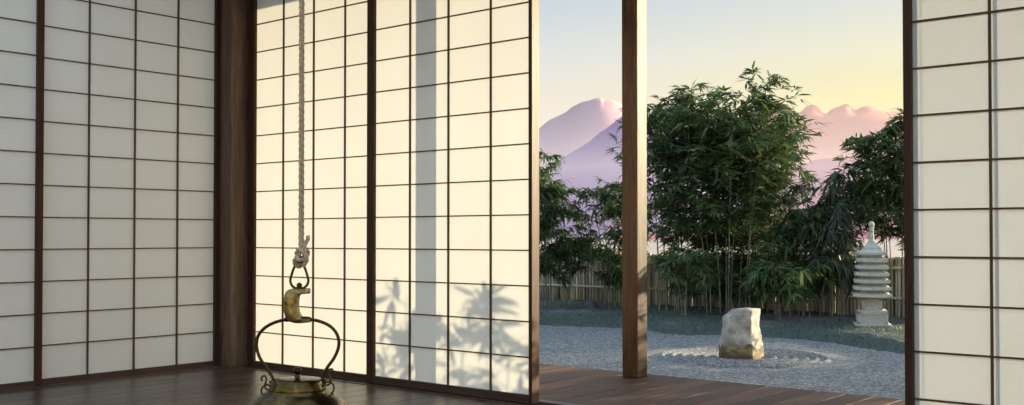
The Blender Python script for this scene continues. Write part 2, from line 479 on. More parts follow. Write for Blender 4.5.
def boards(x0, x1, y0, y1, z0, z1, bw, bev):
    mb = MB()
    k = math.floor(x0 / bw)
    while k * bw < x1:
        a, b = max(k * bw, x0), min((k + 1) * bw, x1)
        if b - a > 0.02: mb.box(a + 0.0012, b - 0.0012, y0, y1, z0, z1, bev)
        k += 1
    return mb

fl = boards(XC - 0.2, X1, Y0, 4.468, -0.04, 0.0, BW, 0.0025).build('floor', M['floor'])
tag(fl, 'dark polished wooden floor boards inside the room', 'floor', kind='structure')
dk = boards(-7.6, 3.3, 4.695, ENG, -0.045, 0.0, BW, 0.009).build('veranda_floor', M['deck'])
tag(dk, 'brown plank veranda floor between the screens and the gravel', 'veranda floor', kind='structure')
sill = MB()
for a, b in ((4.470, 4.500), (4.561, 4.564), (4.585, 4.586), (4.630, 4.693)):
    sill.box(-6.32, X1, a, b, -0.04, 0.004, 0.001)
sill.box(-6.32, X1, 4.47, 4.693, -0.045, -0.012)
tag(sill.build('trim_sill', M['rail']), 'dark grooved wooden sill under the garden side screens', 'sill', kind='structure')
s2 = MB().box(XC - 0.16, XC + 0.046, Y0, 4.45, -0.04, 0.003, 0.001)
tag(s2.build('trim_left', M['post']), 'dark wooden sill under the left screens', 'sill', kind='structure')
fas = MB().box(-7.6, 3.3, ENG - 0.10, ENG - 0.02, -0.22, -0.046, 0.004).box(-7.6, 3.3, 4.5, 4.6, -0.30, -0.046)
for k in range(-4, 2):
    fas.box(k * 1.8 - 0.05, k * 1.8 + 0.05, ENG - 0.11, ENG - 0.01, GZ - 0.02, -0.22)
fas.build('veranda_beam', M['beam'])['kind'] = 'structure'

# corner post and other posts of the room
cp = MB().box(XC - 0.06, XC + 0.127, W - 0.137, W + 0.10, -0.04, CZ, 0.006).build('corner_post', M['post'])
tag(cp, 'thick dark wooden post in the corner between the two screen walls', 'post', kind='structure')
HZ = 2.86
MB().box(XC + 0.10, -6.25, W + 0.012, W + 0.09, 0.0, HZ).build('trim_corner', M['frame'])['kind'] = 'structure'
hd = MB().box(-6.32, X1, 4.47, 4.70, HZ, HZ + 0.13, 0.004).build('head_beam', M['beam'])
hd['kind'] = 'structure'
hl = MB().box(XC - 0.16, XC + 0.05, Y0, 4.45, HZ, HZ + 0.13, 0.004).build('head_beam', M['beam']); hl['kind'] = 'structure'
wf = MB().box(XC - 0.1, X1 + 0.15, 4.53, 4.66, HZ + 0.13, CZ + 0.1).build('wall_front', M['plaster']); wf['kind'] = 'structure'
wf2 = MB().box(0.95, X1 + 0.15, 4.53, 4.66, -0.04, HZ + 0.0).build('wall_front_end', M['plaster']); wf2['kind'] = 'structure'
wl = MB().box(XC - 0.12, XC - 0.02, Y0, 4.5, HZ + 0.13, CZ + 0.1).box(XC - 0.12, XC - 0.02, Y0, 0.45, -0.04, HZ)
wl.build('wall_left', M['plaster'])['kind'] = 'structure'
boards(XC - 0.12, X1 + 0.15, 3.3, 4.66, CZ, CZ + 0.05, 0.32, 0.003).box(XC - 0.12, X1 + 0.15, 3.3, 4.66, CZ + 0.05, CZ + 0.12).build('ceiling', M['ceiling'])['kind'] = 'structure'
for px_, py_ in ((X1 - 0.07, 4.40), (X1 - 0.07, 1.95)):
    MB().box(px_ - 0.07, px_ + 0.07, py_ - 0.07, py_ + 0.07, 0.0, CZ, 0.006).build('room_post', M['post'])['kind'] = 'structure'
KY = at_d(298, 236, 3.0).y
MB().box(XC, X1, KY - 0.07, KY + 0.07, CZ, CZ + 0.2, 0.005).build('ceiling_beam', M['beam'])['kind'] = 'structure'
# unseen garden wall added to shape the light, narrow deck outside left screens
MB().box(-8.35, -8.2, Y0, 5.7, GZ, 2.15).box(-8.40, -8.15, Y0, 5.7, 2.15, 2.23, 0.01).build('wall_skyblock_left', M['plaster'])['kind'] = 'structure'
MB().box(-7.60, XC - 0.17, Y0, 4.66, -0.045, -0.005).build('side_deck', M['deck'])['kind'] = 'structure'

MB().box(-8.35, 9.0, -6.6, -6.4, GZ, 2.1).build('wall_skyblock_back', M['plaster'])['kind'] = 'structure'  # unseen wall added to hold back low sky light behind the camera
# veranda posts, beam and roof
def vpost(x, label):
    o = MB().box(x, x + 0.120, 5.815, 5.935, 0.0, 3.07, 0.006).build('veranda_post', M['outer_post'])
    tag(o, label, 'post', kind='structure'); return o
vpost(-3.905, 'square brown wooden post standing on the veranda edge in the opening, sunlit on its right side')
vpost(-0.35, 'square brown veranda post behind the right screens')
vpost(-7.46, 'square brown veranda post beyond the room corner')
EAVE_Y = 6.95
EZ = 2.55 + (EAVE_Y - W) / math.cos(math.atan(SUN_T)) * math.tan(SUN_E)
rf = MB().box(-7.6, 3.3, 5.79, 5.96, 3.07, 3.22, 0.004)
rf.build('eave_beam', M['beam'])['kind'] = 'structure'
sl = (3.72 - EZ) / (EAVE_Y - 4.5)
er = MB()
x = -7.5
while x < 3.2:
    a, b = EAVE_Y - 0.05, 4.6
    za, zb = EZ + 0.05 * sl, EZ + (EAVE_Y - 4.6) * sl
    er.add([(x, a, za + .01), (x + .06, a, za + .01), (x + .06, b, zb + .01), (x, b, zb + .01), (x, a, za + .09), (x + .06, a, za + .09), (x + .06, b, zb + .09), (x, b, zb + .09)],
           [(0,3,2,1),(4,5,6,7),(0,1,5,4),(1,2,6,5),(2,3,7,6),(3,0,4,7)])
    x += 0.45
er.build('eave_rafters', M['rafter'])['kind'] = 'structure'
rr = MB()
a, b = EAVE_Y, 3.3
za, zb = EZ + .09, EZ + .09 + (EAVE_Y - 3.3) * sl
rr.add([(-7.6, a, EZ), (3.3, a, EZ), (3.3, b, zb), (-7.6, b, zb), (-7.6, a, EZ + .16), (3.3, a, EZ + .16), (3.3, b, zb + .1), (-7.6, b, zb + .1)],
       [(0,3,2,1),(4,5,6,7),(0,1,5,4),(1,2,6,5),(2,3,7,6),(3,0,4,7)])
rr = rr.build('roof', M['tile']); rr['kind'] = 'structure'

# ------------------------------------------------------------------ shoji screens
ZL0, CH = 0.247, 0.2
def shoji(origin, rz, width, muntins, label, H=2.86, sl=0.034, sr=0.034, T=0.040, z0=ZL0, ch=CH, lf=0.012, group=None, tr=None, paper=True):
    """local x along the screen, y outwards (0 = room side face), z up"""
    e = empty('shoji_screen', origin, rz)
    tag(e, label, 'shoji screen', group)
    for x0, ww in ((0.0, sl), (width - sr, sr)):
        MB().box(x0, x0 + ww, 0, tr if (tr and x0) else T, 0.002, H - 0.004, 0.002).build('stile', M['frame'], e)
    a, b = (0.003, T - 0.002) if T > 0.03 else (0.001, T - 0.001)
    MB().box(sl, width - sr, a, b, 0.002, z0 - 0.207, 0.001).build('bottom_rail', M['rail'], e)
    MB().box(sl, width - sr, a, b, H - 0.05, H - 0.004, 0.001).build('top_rail', M['rail'], e)
    lt = MB()
    for x in muntins:
        lt.box(x - 0.0052, x + 0.0052, lf, lf + 0.011, 0.038, H - 0.05, 0.0008)
    z = z0
    while z < H - 0.08:
        lt.box(sl, width - sr, lf + 0.001, lf + 0.0105, z - 0.0037, z + 0.0037, 0.0008)
        z += ch
    lt.build('lattice', M['lattice'], e)
    y = lf + 0.0118
    if paper: MB().add([(sl - .004, y, 0.03), (width - sr + .004, y, 0.03), (width - sr + .004, y, H - 0.04), (sl - .004, y, H - 0.04)], [(0, 1, 2, 3)]).build('paper', M['paper'], e)
    return e

def even(width, n=4, stile=0.034):
    c = (width - 2 * stile) / n
    return [stile + c * k for k in range(1, n)]

def fit_y(pxs, y):                           # where lines of sight meet the plane of the screen
    return [at_y(p, 236, y).x for p in pxs]

# garden side, on two tracks
Yo, Ym, Yr = W, W - 0.052, 4.506
xa, xb, m1, m2, m3, xc, xd = fit_y([249.8, 254.9, 282.3, 312.6, 344.0, 370.4, 373.4], Yo + 0.012)
shoji((xa, Yo, 0), 0, xd - xa, [m1 - xa, m2 - xa, m3 - xa], 'sunlit paper shoji screen beside the dark corner post, behind the hanging rope', sl=xb - xa, sr=xd - xc)
xa, xb, m1, m2, m3, xc, xd = fit_y([368.6, 373.6, 410.0, 448.6, 490.2, 529.0, 532.3], Ym + 0.004)
_, _, m1, m2, m3, _, _ = fit_y([368.6, 375.2, 409.6, 448.0, 490.4, 529.0, 532.3], Ym + 0.015)
xa = xd - 1.345
zb_, zt_ = at_y(529, 358, Ym).z, at_y(529, 1, Ym).z
shoji((xa, Ym, 0), 0, xd - xa, [m1 - xa, m2 - xa, m3 - xa], 'bright shoji screen with leaf and post shadows at the edge of the garden opening', sl=xb - xa, sr=xd - xc, T=0.046, tr=0.066, z0=zb_, ch=(zt_ - zb_) / 10)
xr, xb, m1 = fit_y([904.2, 912.2, 990.2], Yr + 0.004)
wr = (m1 - xb) * 4 + 2 * (xb - xr)
z8, z0_ = at_y(912, 21.2, Yr).z, at_y(912, 399, Yr).z
chr_ = (z8 - z0_) / 8
kwr = dict(sl=xb - xr, sr=xb - xr, T=0.0255, z0=z0_, ch=chr_)
mr_ = even(wr, 4, xb - xr)
shoji((xr, Yr, 0), 0, wr, mr_, 'dim beige shoji screen to the right of the garden opening', **kwr)
shoji((xr + 0.022, Yr + 0.026, 0), 0, wr, [q + 0.002 for q in mr_], 'bare lattice door added directly behind the dim beige screen on the right to cast shadow strips', lf=0.002, paper=False, **kwr)  # lattice added to throw shadow strips on the paper in front
shoji((xr + wr + 0.002, Yr, 0), 0, wr, mr_, 'beige shoji screen further right, next to the plaster wall end', **kwr)
bl = empty('added_blind', (1.1, 6.22, 0))  # unseen blind added to cut the sun on the right screens
tag(bl, 'unseen split bamboo blind added under the eave to dim the right screens', 'blind')
sm_ = MB(); z = 0.30
while z < 2.86:
    sm_.box(-2.1, 2.1, -0.003, 0.003, z, z + 0.0064, 0.0)
    z += 0.013
sm_.build('slats', M['cane_plain'], bl)
MB().box(-2.12, 2.12, -0.012, 0.012, 2.86, 2.90, 0.003).build('top_rail', M['cane_plain'], bl)
MB().box(-2.12, 2.12, -0.009, 0.009, 0.275, 0.30, 0.003).build('bottom_rail', M['cane_plain'], bl)
for k in range(5):
    MB().tube([(-1.8 + .9 * k, -0.005, 0.28), (-1.8 + .9 * k, -0.006, 1.6), (-1.8 + .9 * k, -0.005, 3.12)], 0.0025, 5).build('cord', M['rope'], bl)
# left side
def fit_x(pxs, x): return [at_x(p, 236, x).y for p in pxs]
ya, yb, m1, m2, m3, yc = fit_x([38.4, 42.7, 89.2, 135.3, 178.2, 214.8], XC - 0.006)
yd = 4.448
shoji((XC, ya, 0), R(90), yd - ya, [m1 - ya, m2 - ya, m3 - ya], 'grey shaded shoji screen on the left wall next to the corner post', sl=yb - ya, sr=yd - yc)
ye, yf = fit_x([36.3, 42.6], XC + 0.040)
wl_ = 1.31
shoji((XC + 0.042, yf - wl_, 0), R(90), wl_, even(wl_), 'grey shaded shoji screen cut off by the left edge of the view', sr=yf - ye)
shoji((XC, yf - 2 * wl_ + 0.03, 0), R(90), wl_, even(wl_), 'grey shaded shoji screen nearest the plaster end of the left wall')
# ------------------------------------------------------------------ garden ground
edge_px = [(430, 322), (540, 326), (623, 329), (648, 332), (674, 336), (713, 336), (775, 339), (814, 342), (847, 347), (901, 355)]
ep = [at_z(x, y, GZ) for x, y in edge_px]
EX = np.array([-30.0] + [p.x for p in ep] + [-2.0, 1.0, 12.0])
EY = np.array([14.0] + [p.y for p in ep] + [11.6, 11.2, 11.0])
o_ = np.argsort(EX); EX, EY = EX[o_], EY[o_]
FY = 16.3                                    # fence line

def vnoise(X, Y, s, seed=0.0):
    o = np.empty(X.shape)
    for idx in np.ndindex(X.shape):
        o[idx] = noise.noise((X[idx] * s + seed, Y[idx] * s - seed, seed * 1.7))
    return o

def mound_z(x, y):
    d = y - np.interp(x, EX, EY)
    t = np.clip(d / 0.45, 0, 1)
    return GZ - 0.03 + 0.17 * (t * t * (3 - 2 * t))

gx = np.linspace(-30, 12, 240); 
tt = np.concatenate([np.linspace(-0.06, 1.0, 24), np.linspace(1.1, 6.0, 24)])
GX, TT = np.meshgrid(gx, tt, indexing='ij')
GY = np.interp(GX, EX, EY) + TT
GY = np.minimum(GY, 19.0)
GZZ = mound_z(GX, GY)
nz = vnoise(GX, GY, 1.6, 3.1) * 0.05 + vnoise(GX, GY, 5.0, 8.3) * 0.035
GZZ = GZZ + nz * np.clip(TT / 0.25, 0, 1)
mound = grid_obj('moss_bank', M['moss'], GX, GY, GZZ)
tag(mound, 'low bank of moss and ground cover between the gravel and the cane fence', 'bank', kind='structure')

def bank_h(x, y):
    return float(mound_z(np.array([x]), np.array([y]))[0])

# gravel with raked rings around the rock
RC = at_z(743.5, 358.2, GZ)
def ring(r):
    k = np.clip((r - 0.28) / 0.08, 0, 1) * np.clip((1.02 - r) / 0.1, 0, 1)
    return 0.5 * (1 - np.cos(2 * math.pi * (r - 0.28) / 0.115)) * k
def gravel_patch(name, xs, ys):
    X, Y = np.meshgrid(xs, ys, indexing='ij')
    r = np.hypot(X - RC.x, (Y - RC.y) * 1.0)
    Z = GZ + 0.032 * ring(r)
    far = np.clip((r - 1.05) / 0.3, 0, 1)
    Z = Z + far * 0.006 * np.sin(Y * 2 * math.pi / 0.14)
    return X, Y, Z
xs = np.concatenate([np.linspace(-30, RC.x - 1.3, 60)[:-1], np.linspace(RC.x - 1.3, RC.x + 1.3, 210), np.linspace(RC.x + 1.3, 12, 60)[1:]])
ys = np.concatenate([np.arange(6.03, RC.y - 1.3, 0.022), np.linspace(RC.y - 1.3, RC.y + 1.3, 210), np.arange(RC.y + 1.32, 15.0, 0.03)])
X, Y, Z = gravel_patch('g', xs, ys)
gv = grid_obj('gravel', M['gravel'], X, Y, Z)
tag(gv, 'pale raked gravel of the dry garden, ringed around the standing rock', 'gravel', kind='stuff')

gs = MB().box(-60, 40, -30, 19.5, GZ - 0.5, GZ - 0.06)
gs.build('ground', M['soil'])['kind'] = 'structure'
# far land beyond the fence falls away a little and runs to the foot of the mountains
lx = np.linspace(-9000, 9000, 40); ly = np.concatenate([[19.4, 40, 90, 200, 500], np.linspace(1000, 9000, 12)])
LX, LY = np.meshgrid(lx, ly, indexing='ij')
LZ = GZ - 0.1 - np.clip((LY - 19.4) / 60, 0, 1) * 1.2
land = grid_obj('far_land', M['land'], LX, LY, LZ); land['kind'] = 'structure'

# ------------------------------------------------------------------ fence
fe = empty('bamboo_fence', (-6, FY, GZ))
tag(fe, 'low fence of upright dry bamboo canes behind the moss bank', 'fence')
cn = MB()
x = -17.0
while x < -4.7:
    r = random.uniform(0.018, 0.030)
    h = 0.61 + random.uniform(-0.02, 0.03) - GZ
    y = random.uniform(-0.012, 0.012)
    zb = -0.02
    lean = random.uniform(-.008, .008)
    pts = [(x + 6, y, zb), (x + 6 + lean * .5, y, h * 0.5), (x + 6 + lean, y, h)]
    cn.tube(pts, [r, r, r * 0.95], 7)
    x += r * 2 + random.choice([0.004, 0.006, 0.012, 0.03])
x = -17.02
while x < -4.7:
    r = random.uniform(0.020, 0.030); h = 0.585 + random.uniform(-0.02, 0.02) - GZ
    cn.tube([(x + 6, 0.075, -0.02), (x + 6, 0.075, h * .5), (x + 6 + random.uniform(-.008, .008), 0.075, h)], r, 6)
    x += r * 2 - 0.002
cn.build('canes', M['cane'], fe, smooth=True)
for z in (0.42, 0.88):
    MB().tube([(-11, -0.052, z), (-5, -0.05, z + 0.004), (1.3, -0.052, z)], 0.022, 8).build('rail', M['cane'], fe, smooth=True)
for k in range(7):
    MB().tube([(-10.6 + k * 1.8, 0.145, -0.05), (-10.6 + k * 1.8, 0.145, 1.0)], 0.035, 10).build('fence_post', M['stem'], fe, smooth=True)

# ------------------------------------------------------------------ rock, boulder, pagoda
def lump(name, mat, loc, prof, seed, seg=64, rough=0.05, facets=()):
    """stone from a vertical profile [(z, half width x, half width y, shift x)] with facet cuts and noise"""
    bm = bmesh.new()
    zs = np.linspace(prof[0][0], prof[-1][0], 46)
    P = np.array(prof)
    rows = []
    for z in zs:
        a = np.interp(z, P[:, 0], P[:, 1]); b = np.interp(z, P[:, 0], P[:, 2]); s = np.interp(z, P[:, 0], P[:, 3])
        row = []
        for k in range(seg):
            t = 2 * math.pi * k / seg
            c, sn = math.cos(t), math.sin(t)
            sq = (abs(c) ** 3.2 + abs(sn) ** 3.2) ** (-1 / 3.2)
            row.append(bm.verts.new((s + a * c * sq, b * sn * sq, z)))
        rows.append(row)
    for r0, r1 in zip(rows[:-1], rows[1:]):
        for k in range(seg):
            bm.faces.new((r0[k], r0[(k+1) % seg], r1[(k+1) % seg], r1[k]))
    top = bm.verts.new((P[-1, 3], 0, zs[-1] + 0.012))
    for k in range(seg): bm.faces.new((rows[-1][k], rows[-1][(k+1) % seg], top))
    bot = bm.verts.new((P[0, 3], 0, zs[0]))
    for k in range(seg): bm.faces.new((rows[0][(k+1) % seg], rows[0][k], bot))
    for nx, ny, nz_, d in facets:
        n = Vector((nx, ny, nz_)).normalized()
        for v in bm.verts:
            q = v.co.dot(n) - d
            if q > 0: v.co -= n * q * 0.92
    for v in bm.verts:
        p = v.co * 3.2 + Vector((seed, seed * 2, 0))
        n1 = noise.noise(p); n2 = noise.noise(p * 3.1); n3 = noise.noise(p * 7)
        d = Vector((v.co.x - 0, v.co.y, 0.3 * (v.co.z - 0.25)))
        if d.length > 1e-5: v.co += d.normalized() * (n1 * rough + n2 * rough * 0.45 + n3 * rough * 0.2)
    o = MB().bm(bm).build(name, mat, None, True)
    o.location = loc
    return o
sc = 0.0098 * 1.06
rk = lump('standing_rock', M['rock'], (RC.x, RC.y, GZ - 0.02),
          [(0.0, .245, .20, .0), (.06, .255, .215, .0), (.15, .252, .21, .0), (.27, .228, .195, -.008), (.36, .205, .18, -.01), (.46, .208, .175, -.012), (.52, .200, .16, .012), (.555, .175, .14, .028)], 4.3,
          rough=0.028, facets=[(0.84, -0.53, 0.03, 0.150), (-0.5, -0.8, 0.15, 0.215), (-0.7, 0.0, 0.72, 0.47), (-0.2, -0.85, 0.4, 0.36)])
rk.rotation_euler = (0, 0, TH); rk.scale = (1.05, 1.05, 1.03)
tag(rk, 'pale upright standing rock with a brown stained foot on the raked gravel', 'rock')
bp_ = at_z(590.5, 306.5, GZ + 0.14)
bd = lump('boulder', M['boulder'], (bp_.x, bp_.y, GZ + 0.09),
          [(0.0, .16, .15, 0), (.05, .185, .17, 0), (.12, .18, .165, 0), (.18, .14, .13, 0), (.215, .07, .06, 0)], 1.2, rough=0.02)
bd.scale = (0.62, 0.62, 0.75)
tag(bd, 'small rounded grey boulder at the foot of the fence on the left', 'rock')

def pagoda(loc, rz):
    e = empty('stone_pagoda', loc, rz)
    tag(e, 'pale stone garden pagoda with seven stacked roofs and a spire, on the moss bank', 'pagoda')
    def sq(mb, w0, z0, w1, z1):
        a, b = w0 / 2, w1 / 2
        mb.add([(-a,-a,z0),(a,-a,z0),(a,a,z0),(-a,a,z0),(-b,-b,z1),(b,-b,z1),(b,b,z1),(-b,b,z1)],
               [(0,3,2,1),(4,5,6,7),(0,1,5,4),(1,2,6,5),(2,3,7,6),(3,0,4,7)])
    def block(w0, z0, z1, frame, bev=0.006):
        mb = MB().box(-w0/2, w0/2, -w0/2, w0/2, z0, z1, bev)
        if frame:                                # raised border around a sunk panel on each face
            t, pr = frame
            for k in range(4):
                bm = bmesh.new()
                for (xa, xb, za, zb) in ((-w0/2, w0/2, z0, z0 + t), (-w0/2, w0/2, z1 - t, z1), (-w0/2, -w0/2 + t, z0, z1), (w0/2 - t, w0/2, z0, z1)):
                    q = MB().box(xa, xb, -w0/2 - pr, -w0/2 + 0.002, za, zb)
                    rot = Matrix.Rotation(k * math.pi / 2, 3, 'Z')
                    mb.add([rot @ Vector(v) for v in q.v], q.f)
                bm.free()
        return mb
    MB().box(-.25, .25, -.25, .25, -0.03, 0.035, 0.008).build('footing', M['stone'], e)
    block(.385, 0.035, .215, (.035, .014)).build('plinth', M['stone'], e)
    MB().box(-.195, .195, -.195, .195, .205, .235, 0.006).build('plinth_cap', M['stone'], e)
    block(.25, .235, .405, (.028, .010)).build('shaft', M['stone'], e)
    def roof(wd, z, h):
        # square roof: flat underside with slightly raised corners, sloped top
        n = 8
        mb = MB(); vs = []; fs = []
        def ringv(w_, z_, lift):
            row = []
            for side in range(4):
                for k in range(n):
                    t = -1 + 2 * k / n
                    p = Vector((t * w_ / 2, -w_ / 2, z_ + lift * abs(t) ** 3))
                    p = Matrix.Rotation(side * math.pi / 2, 3, 'Z') @ p
                    row.append(len(vs)); vs.append(p)
            return row
        rws = [ringv(wd * .58, z - .006, 0), ringv(wd * .97, z + .004, .012), ringv(wd, z + .012, .014), ringv(wd * .985, z + .045, .016), ringv(wd * .80, z + .062, .004), ringv(wd * .64, z + h * .92, 0)]
        for a, b in zip(rws[:-1], rws[1:]):
            m_ = len(a)
            for k in range(m_): fs.append((a[k], a[(k+1) % m_], b[(k+1) % m_], b[k]))
        fs.append(tuple(reversed(rws[0]))); fs.append(tuple(rws[-1]))
        mb.add(vs, fs)
        mb.box(-wd * .31, wd * .31, -wd * .31, wd * .31, z + h * .75, z + h * 1.12)
        smooth_angle(mb.build('roof', M['stone'], e), 30)
    z = .415; widths = [.520, .500, .480, .460, .440, .420, .400]
    for wd in widths:
        roof(wd, z, .098); z += .102
    # spire
    sq_ = MB(); sq(sq_, .255, z - .012, .235, z + .02); sq(sq_, .21, z + .02, .085, z + .10)
    sq_.lathe([(.052, z + .09), (.052, z + .11), (.042, z + .12), (.036, z + .17), (.041, z + .18), (.034, z + .19), (.031, z + .25), (.037, z + .26), (.029, z + .27), (.026, z + .315), (.038, z + .33), (.043, z + .355), (.033, z + .38), (.011, z + .40), (0, z + .405)], 20)
    smooth_angle(sq_.build('spire', M['stone'], e), 40)
    return z + .405
pl_ = at_z(872, 326, GZ + 0.13)
pag_top = pagoda((pl_.x, pl_.y, GZ + 0.135), TH - R(15.0))
tgt = at_y(871, 221, pl_.y).z - (GZ + 0.135)
pg = bpy.data.objects['stone_pagoda']
pg.scale = (0.97, 0.97, tgt / pag_top)

# ------------------------------------------------------------------ bamboo
def leaf_arrays(B, D, Nn, L, Wd, droop):
    """base points, directions, normals, lengths, widths -> mesh arrays of bent lance shaped blades"""
    n = len(B)
    D = D / np.linalg.norm(D, axis=1, keepdims=True)
    S = np.cross(D, Nn); S /= (np.linalg.norm(S, axis=1, keepdims=True) + 1e-9)
    L = L[:, None]; Wd = Wd[:, None]
    down = np.array([[0, 0, -1.0]])
    p0 = B
    m1 = B + D * L * 0.35 + down * L * droop[:, None] * 0.10
    m2 = B + D * L * 0.70 + down * L * droop[:, None] * 0.40
    tip = B + D * L * 0.98 + down * L * droop[:, None] * 0.85
    V = np.stack([p0, m1 - S * Wd, m1 + S * Wd, m2 - S * Wd * 0.72, m2 + S * Wd * 0.72, tip], 1).reshape(-1, 3)
    b = (np.arange(n) * 6)[:, None]
    f = np.concatenate([b + np.array([[0, 1, 2]]), b + np.array([[1, 3, 4]]), b + np.array([[1, 4, 2]]), b + np.array([[3, 5, 4]])], 0)
    return V, f

def unit(v):
    return v / (np.linalg.norm(v, axis=-1, keepdims=True) + 1e-9)

def bamboo(name, loc, label, height, spread, nculm, nbranch, leafmat='leaf', culmmat='culm', h0=0.3, L=0.17, blen=0.55,
           cluster=(5, 9), crad=0.014, base=0.25, lean=0.25, group=None, twigs=5, up=0.45, droop=0.35, cat='bamboo', Wf=0.085, bias=None, seed=0):
    rng = np.random.default_rng(sum(ord(ch) * (i_ + 3) for i_, ch in enumerate(label)) + seed)
    e = empty(name, loc)
    tag(e, label, cat, group)
    LB, LD, LN, LL, LW, LDr = [], [], [], [], [], []
    for c in range(nculm):
        a = 2 * math.pi * (c * 0.618 + rng.uniform(-.08, .08)); rr_ = base * math.sqrt(rng.uniform(0, 1))
        p0 = np.array([rr_ * math.cos(a), rr_ * math.sin(a), -0.05])
        H = height * rng.uniform(0.78, 1.0) if c else height
        dirv = np.array([math.cos(a), math.sin(a), 0]) * spread * lean * (rng.uniform(0.6, 1.4) if c else 0.15)
        if bias is not None: dirv = dirv + np.array([bias[0], bias[1], 0]) * rng.uniform(0.5, 1.2)
        ts = np.linspace(0, 1, 12)
        path = p0[None] + np.stack([dirv[0] * ts ** 1.8, dirv[1] * ts ** 1.8, (H + .05) * ts - 0.10 * H * 0.3 * ts ** 4], 1)
        mb = MB()
        cr = crad * rng.uniform(0.75, 1.15)
        pts, rads = [], []
        for i, t in enumerate(ts):
            pts.append(path[i]); rads.append(cr * (1 - 0.75 * t))
            if i < len(ts) - 1:                       # swollen node just above
                q = path[i] + (path[i+1] - path[i]) * 0.08
                pts.append(q); rads.append(cr * (1 - 0.75 * t) * 1.22)
                pts.append(path[i] + (path[i+1] - path[i]) * 0.14); rads.append(cr * (1 - 0.75 * t))
        mb.tube(pts, rads, 7)
        for b in range(nbranch):
            t = h0 + (1 - h0) * (rng.uniform(0, 1) ** 0.8)
            idx = t * 11; i0 = min(int(idx), 10); fr = idx - i0
            bp = path[i0] * (1 - fr) + path[i0 + 1] * fr
            az = rng.uniform(0, 2 * math.pi)
            prof = 0.35 + 0.9 * math.sin(math.pi * min(1, (t - h0) / (1 - h0) * 0.80 + 0.12))
            ln = blen * prof * rng.uniform(0.6, 1.25)
            upv = up * rng.uniform(0.2, 1.5)
            bd_ = unit(np.array([math.cos(az), math.sin(az), upv]))
            n_t = twigs
            end = bp + bd_ * ln + np.array([0, 0, -0.12 * ln])
            mid = bp + bd_ * ln * 0.5 + np.array([0, 0, 0.02])
            mb.tube([bp, mid, end], [0.0045, 0.003, 0.0015], 4, cap=False)
            for k in range(n_t):
                s = 0.25 + 0.75 * (k + rng.uniform(0, 1)) / n_t
                s = min(s, 1.0)
                q = bp * (1 - s) ** 2 + 2 * mid * s * (1 - s) + end * s ** 2
                q = q + rng.normal(0, 0.04, 3) * (ln / 0.5)
                nl = rng.integers(cluster[0], cluster[1])
                ca = az + rng.normal(0, 0.9)
                cd = unit(np.array([math.cos(ca), math.sin(ca), rng.normal(0.15 * up / 0.45, 0.35)]))
                side = unit(np.cross(cd, [0, 0, 1.0]))
                nrm_ = unit(np.cross(side, cd) + rng.normal(0, 0.35, 3))
                side = np.cross(cd, nrm_)
                fan = np.linspace(-1.05, 1.05, nl) + rng.normal(0, 0.12, nl)
                dd = cd[None] * np.cos(fan)[:, None] + side[None] * np.sin(fan)[:, None] + rng.normal(0, 0.16, (nl, 3))
                bb = q[None] + cd[None] * (rng.uniform(-0.06, 0.05, nl))[:, None]
                LB.append(bb); LD.append(dd); LN.append(np.repeat(nrm_[None], nl, 0) + rng.normal(0, 0.3, (nl, 3)))
                l_ = L * rng.uniform(0.6, 1.15, nl)
                LL.append(l_); LW.append(l_ * Wf * rng.uniform(0.8, 1.2, nl)); LDr.append(droop * rng.uniform(0.3, 1.6, nl))
        mb.build('culm', M[culmmat], e, smooth=True)
    V, f = leaf_arrays(np.concatenate(LB), np.concatenate(LD), np.concatenate(LN), np.concatenate(LL), np.concatenate(LW), np.concatenate(LDr))
    np_mesh('foliage', M[leafmat], V, f, e, smooth=False)
    return e

def put(px, py, D=None, Y=None):
    p = at_d(px, py, D) if D else at_y(px, py, Y)
    return (p.x, p.y, bank_h(p.x, p.y) - 0.02)

def zof(px, py, D): return at_d(px, py, D).z

def plant(px, D, ytop, **kw):
    l = put(px, 300, D=D)
    kw['height'] = zof(px, ytop, D) - l[2]
    return bamboo(kw.pop('name', 'bamboo_clump'), l, **kw)

G1 = 'bamboo clumps in front of the fence'
plant(726, 16.9, 72, label='tallest leafy bamboo clump with bare canes, in the middle of the garden', spread=1.0, nculm=9, nbranch=42, h0=0.40, blen=0.72, base=0.42, lean=0.42, L=0.22, group=G1)
plant(674, 17.5, 88, label='dense bamboo just right of the veranda post', spread=0.8, nculm=6, nbranch=36, h0=0.34, blen=0.62, base=0.28, lean=0.3, L=0.21, group=G1)
plant(768, 17.3, 104, label='dense bamboo on the right flank of the tallest clump', spread=0.8, nculm=5, nbranch=34, h0=0.25, blen=0.62, base=0.26, lean=0.25, L=0.21, group=G1)
plant(541, 18.6, 152, label='bamboo with drooping leaves beside the open screen edge', spread=0.6, nculm=5, nbranch=24, h0=0.25, blen=0.50, base=0.2, lean=0.25, L=0.22, droop=0.7, group=G1)
plant(568, 18.7, 238, label='short bushy bamboo with a clear stem foot, left of the veranda post', spread=0.4, nculm=4, nbranch=14, h0=0.45, blen=0.40, base=0.08, lean=0.35, L=0.20, droop=0.5, group=G1)
plant(614, 18.6, 180, label='dark bamboo half hidden behind the veranda post', spread=0.7, nculm=5, nbranch=24, h0=0.2, blen=0.50, base=0.2, lean=0.3, L=0.21, droop=0.6, group=G1)
plant(683, 16.2, 256, label='low bushy bamboo in front of the tallest clump, right of the post', spread=0.4, nculm=4, nbranch=9, h0=0.42, blen=0.40, base=0.08, lean=0.4, L=0.19, droop=0.5, group=G1)
plant(832, 16.4, 172, label='feathery grey green bamboo between the tallest clump and the right one', spread=0.6, nculm=6, nbranch=20, h0=0.25, blen=0.45, base=0.2, lean=0.35, L=0.22, droop=0.9, leafmat='leaf_pale', group=G1)
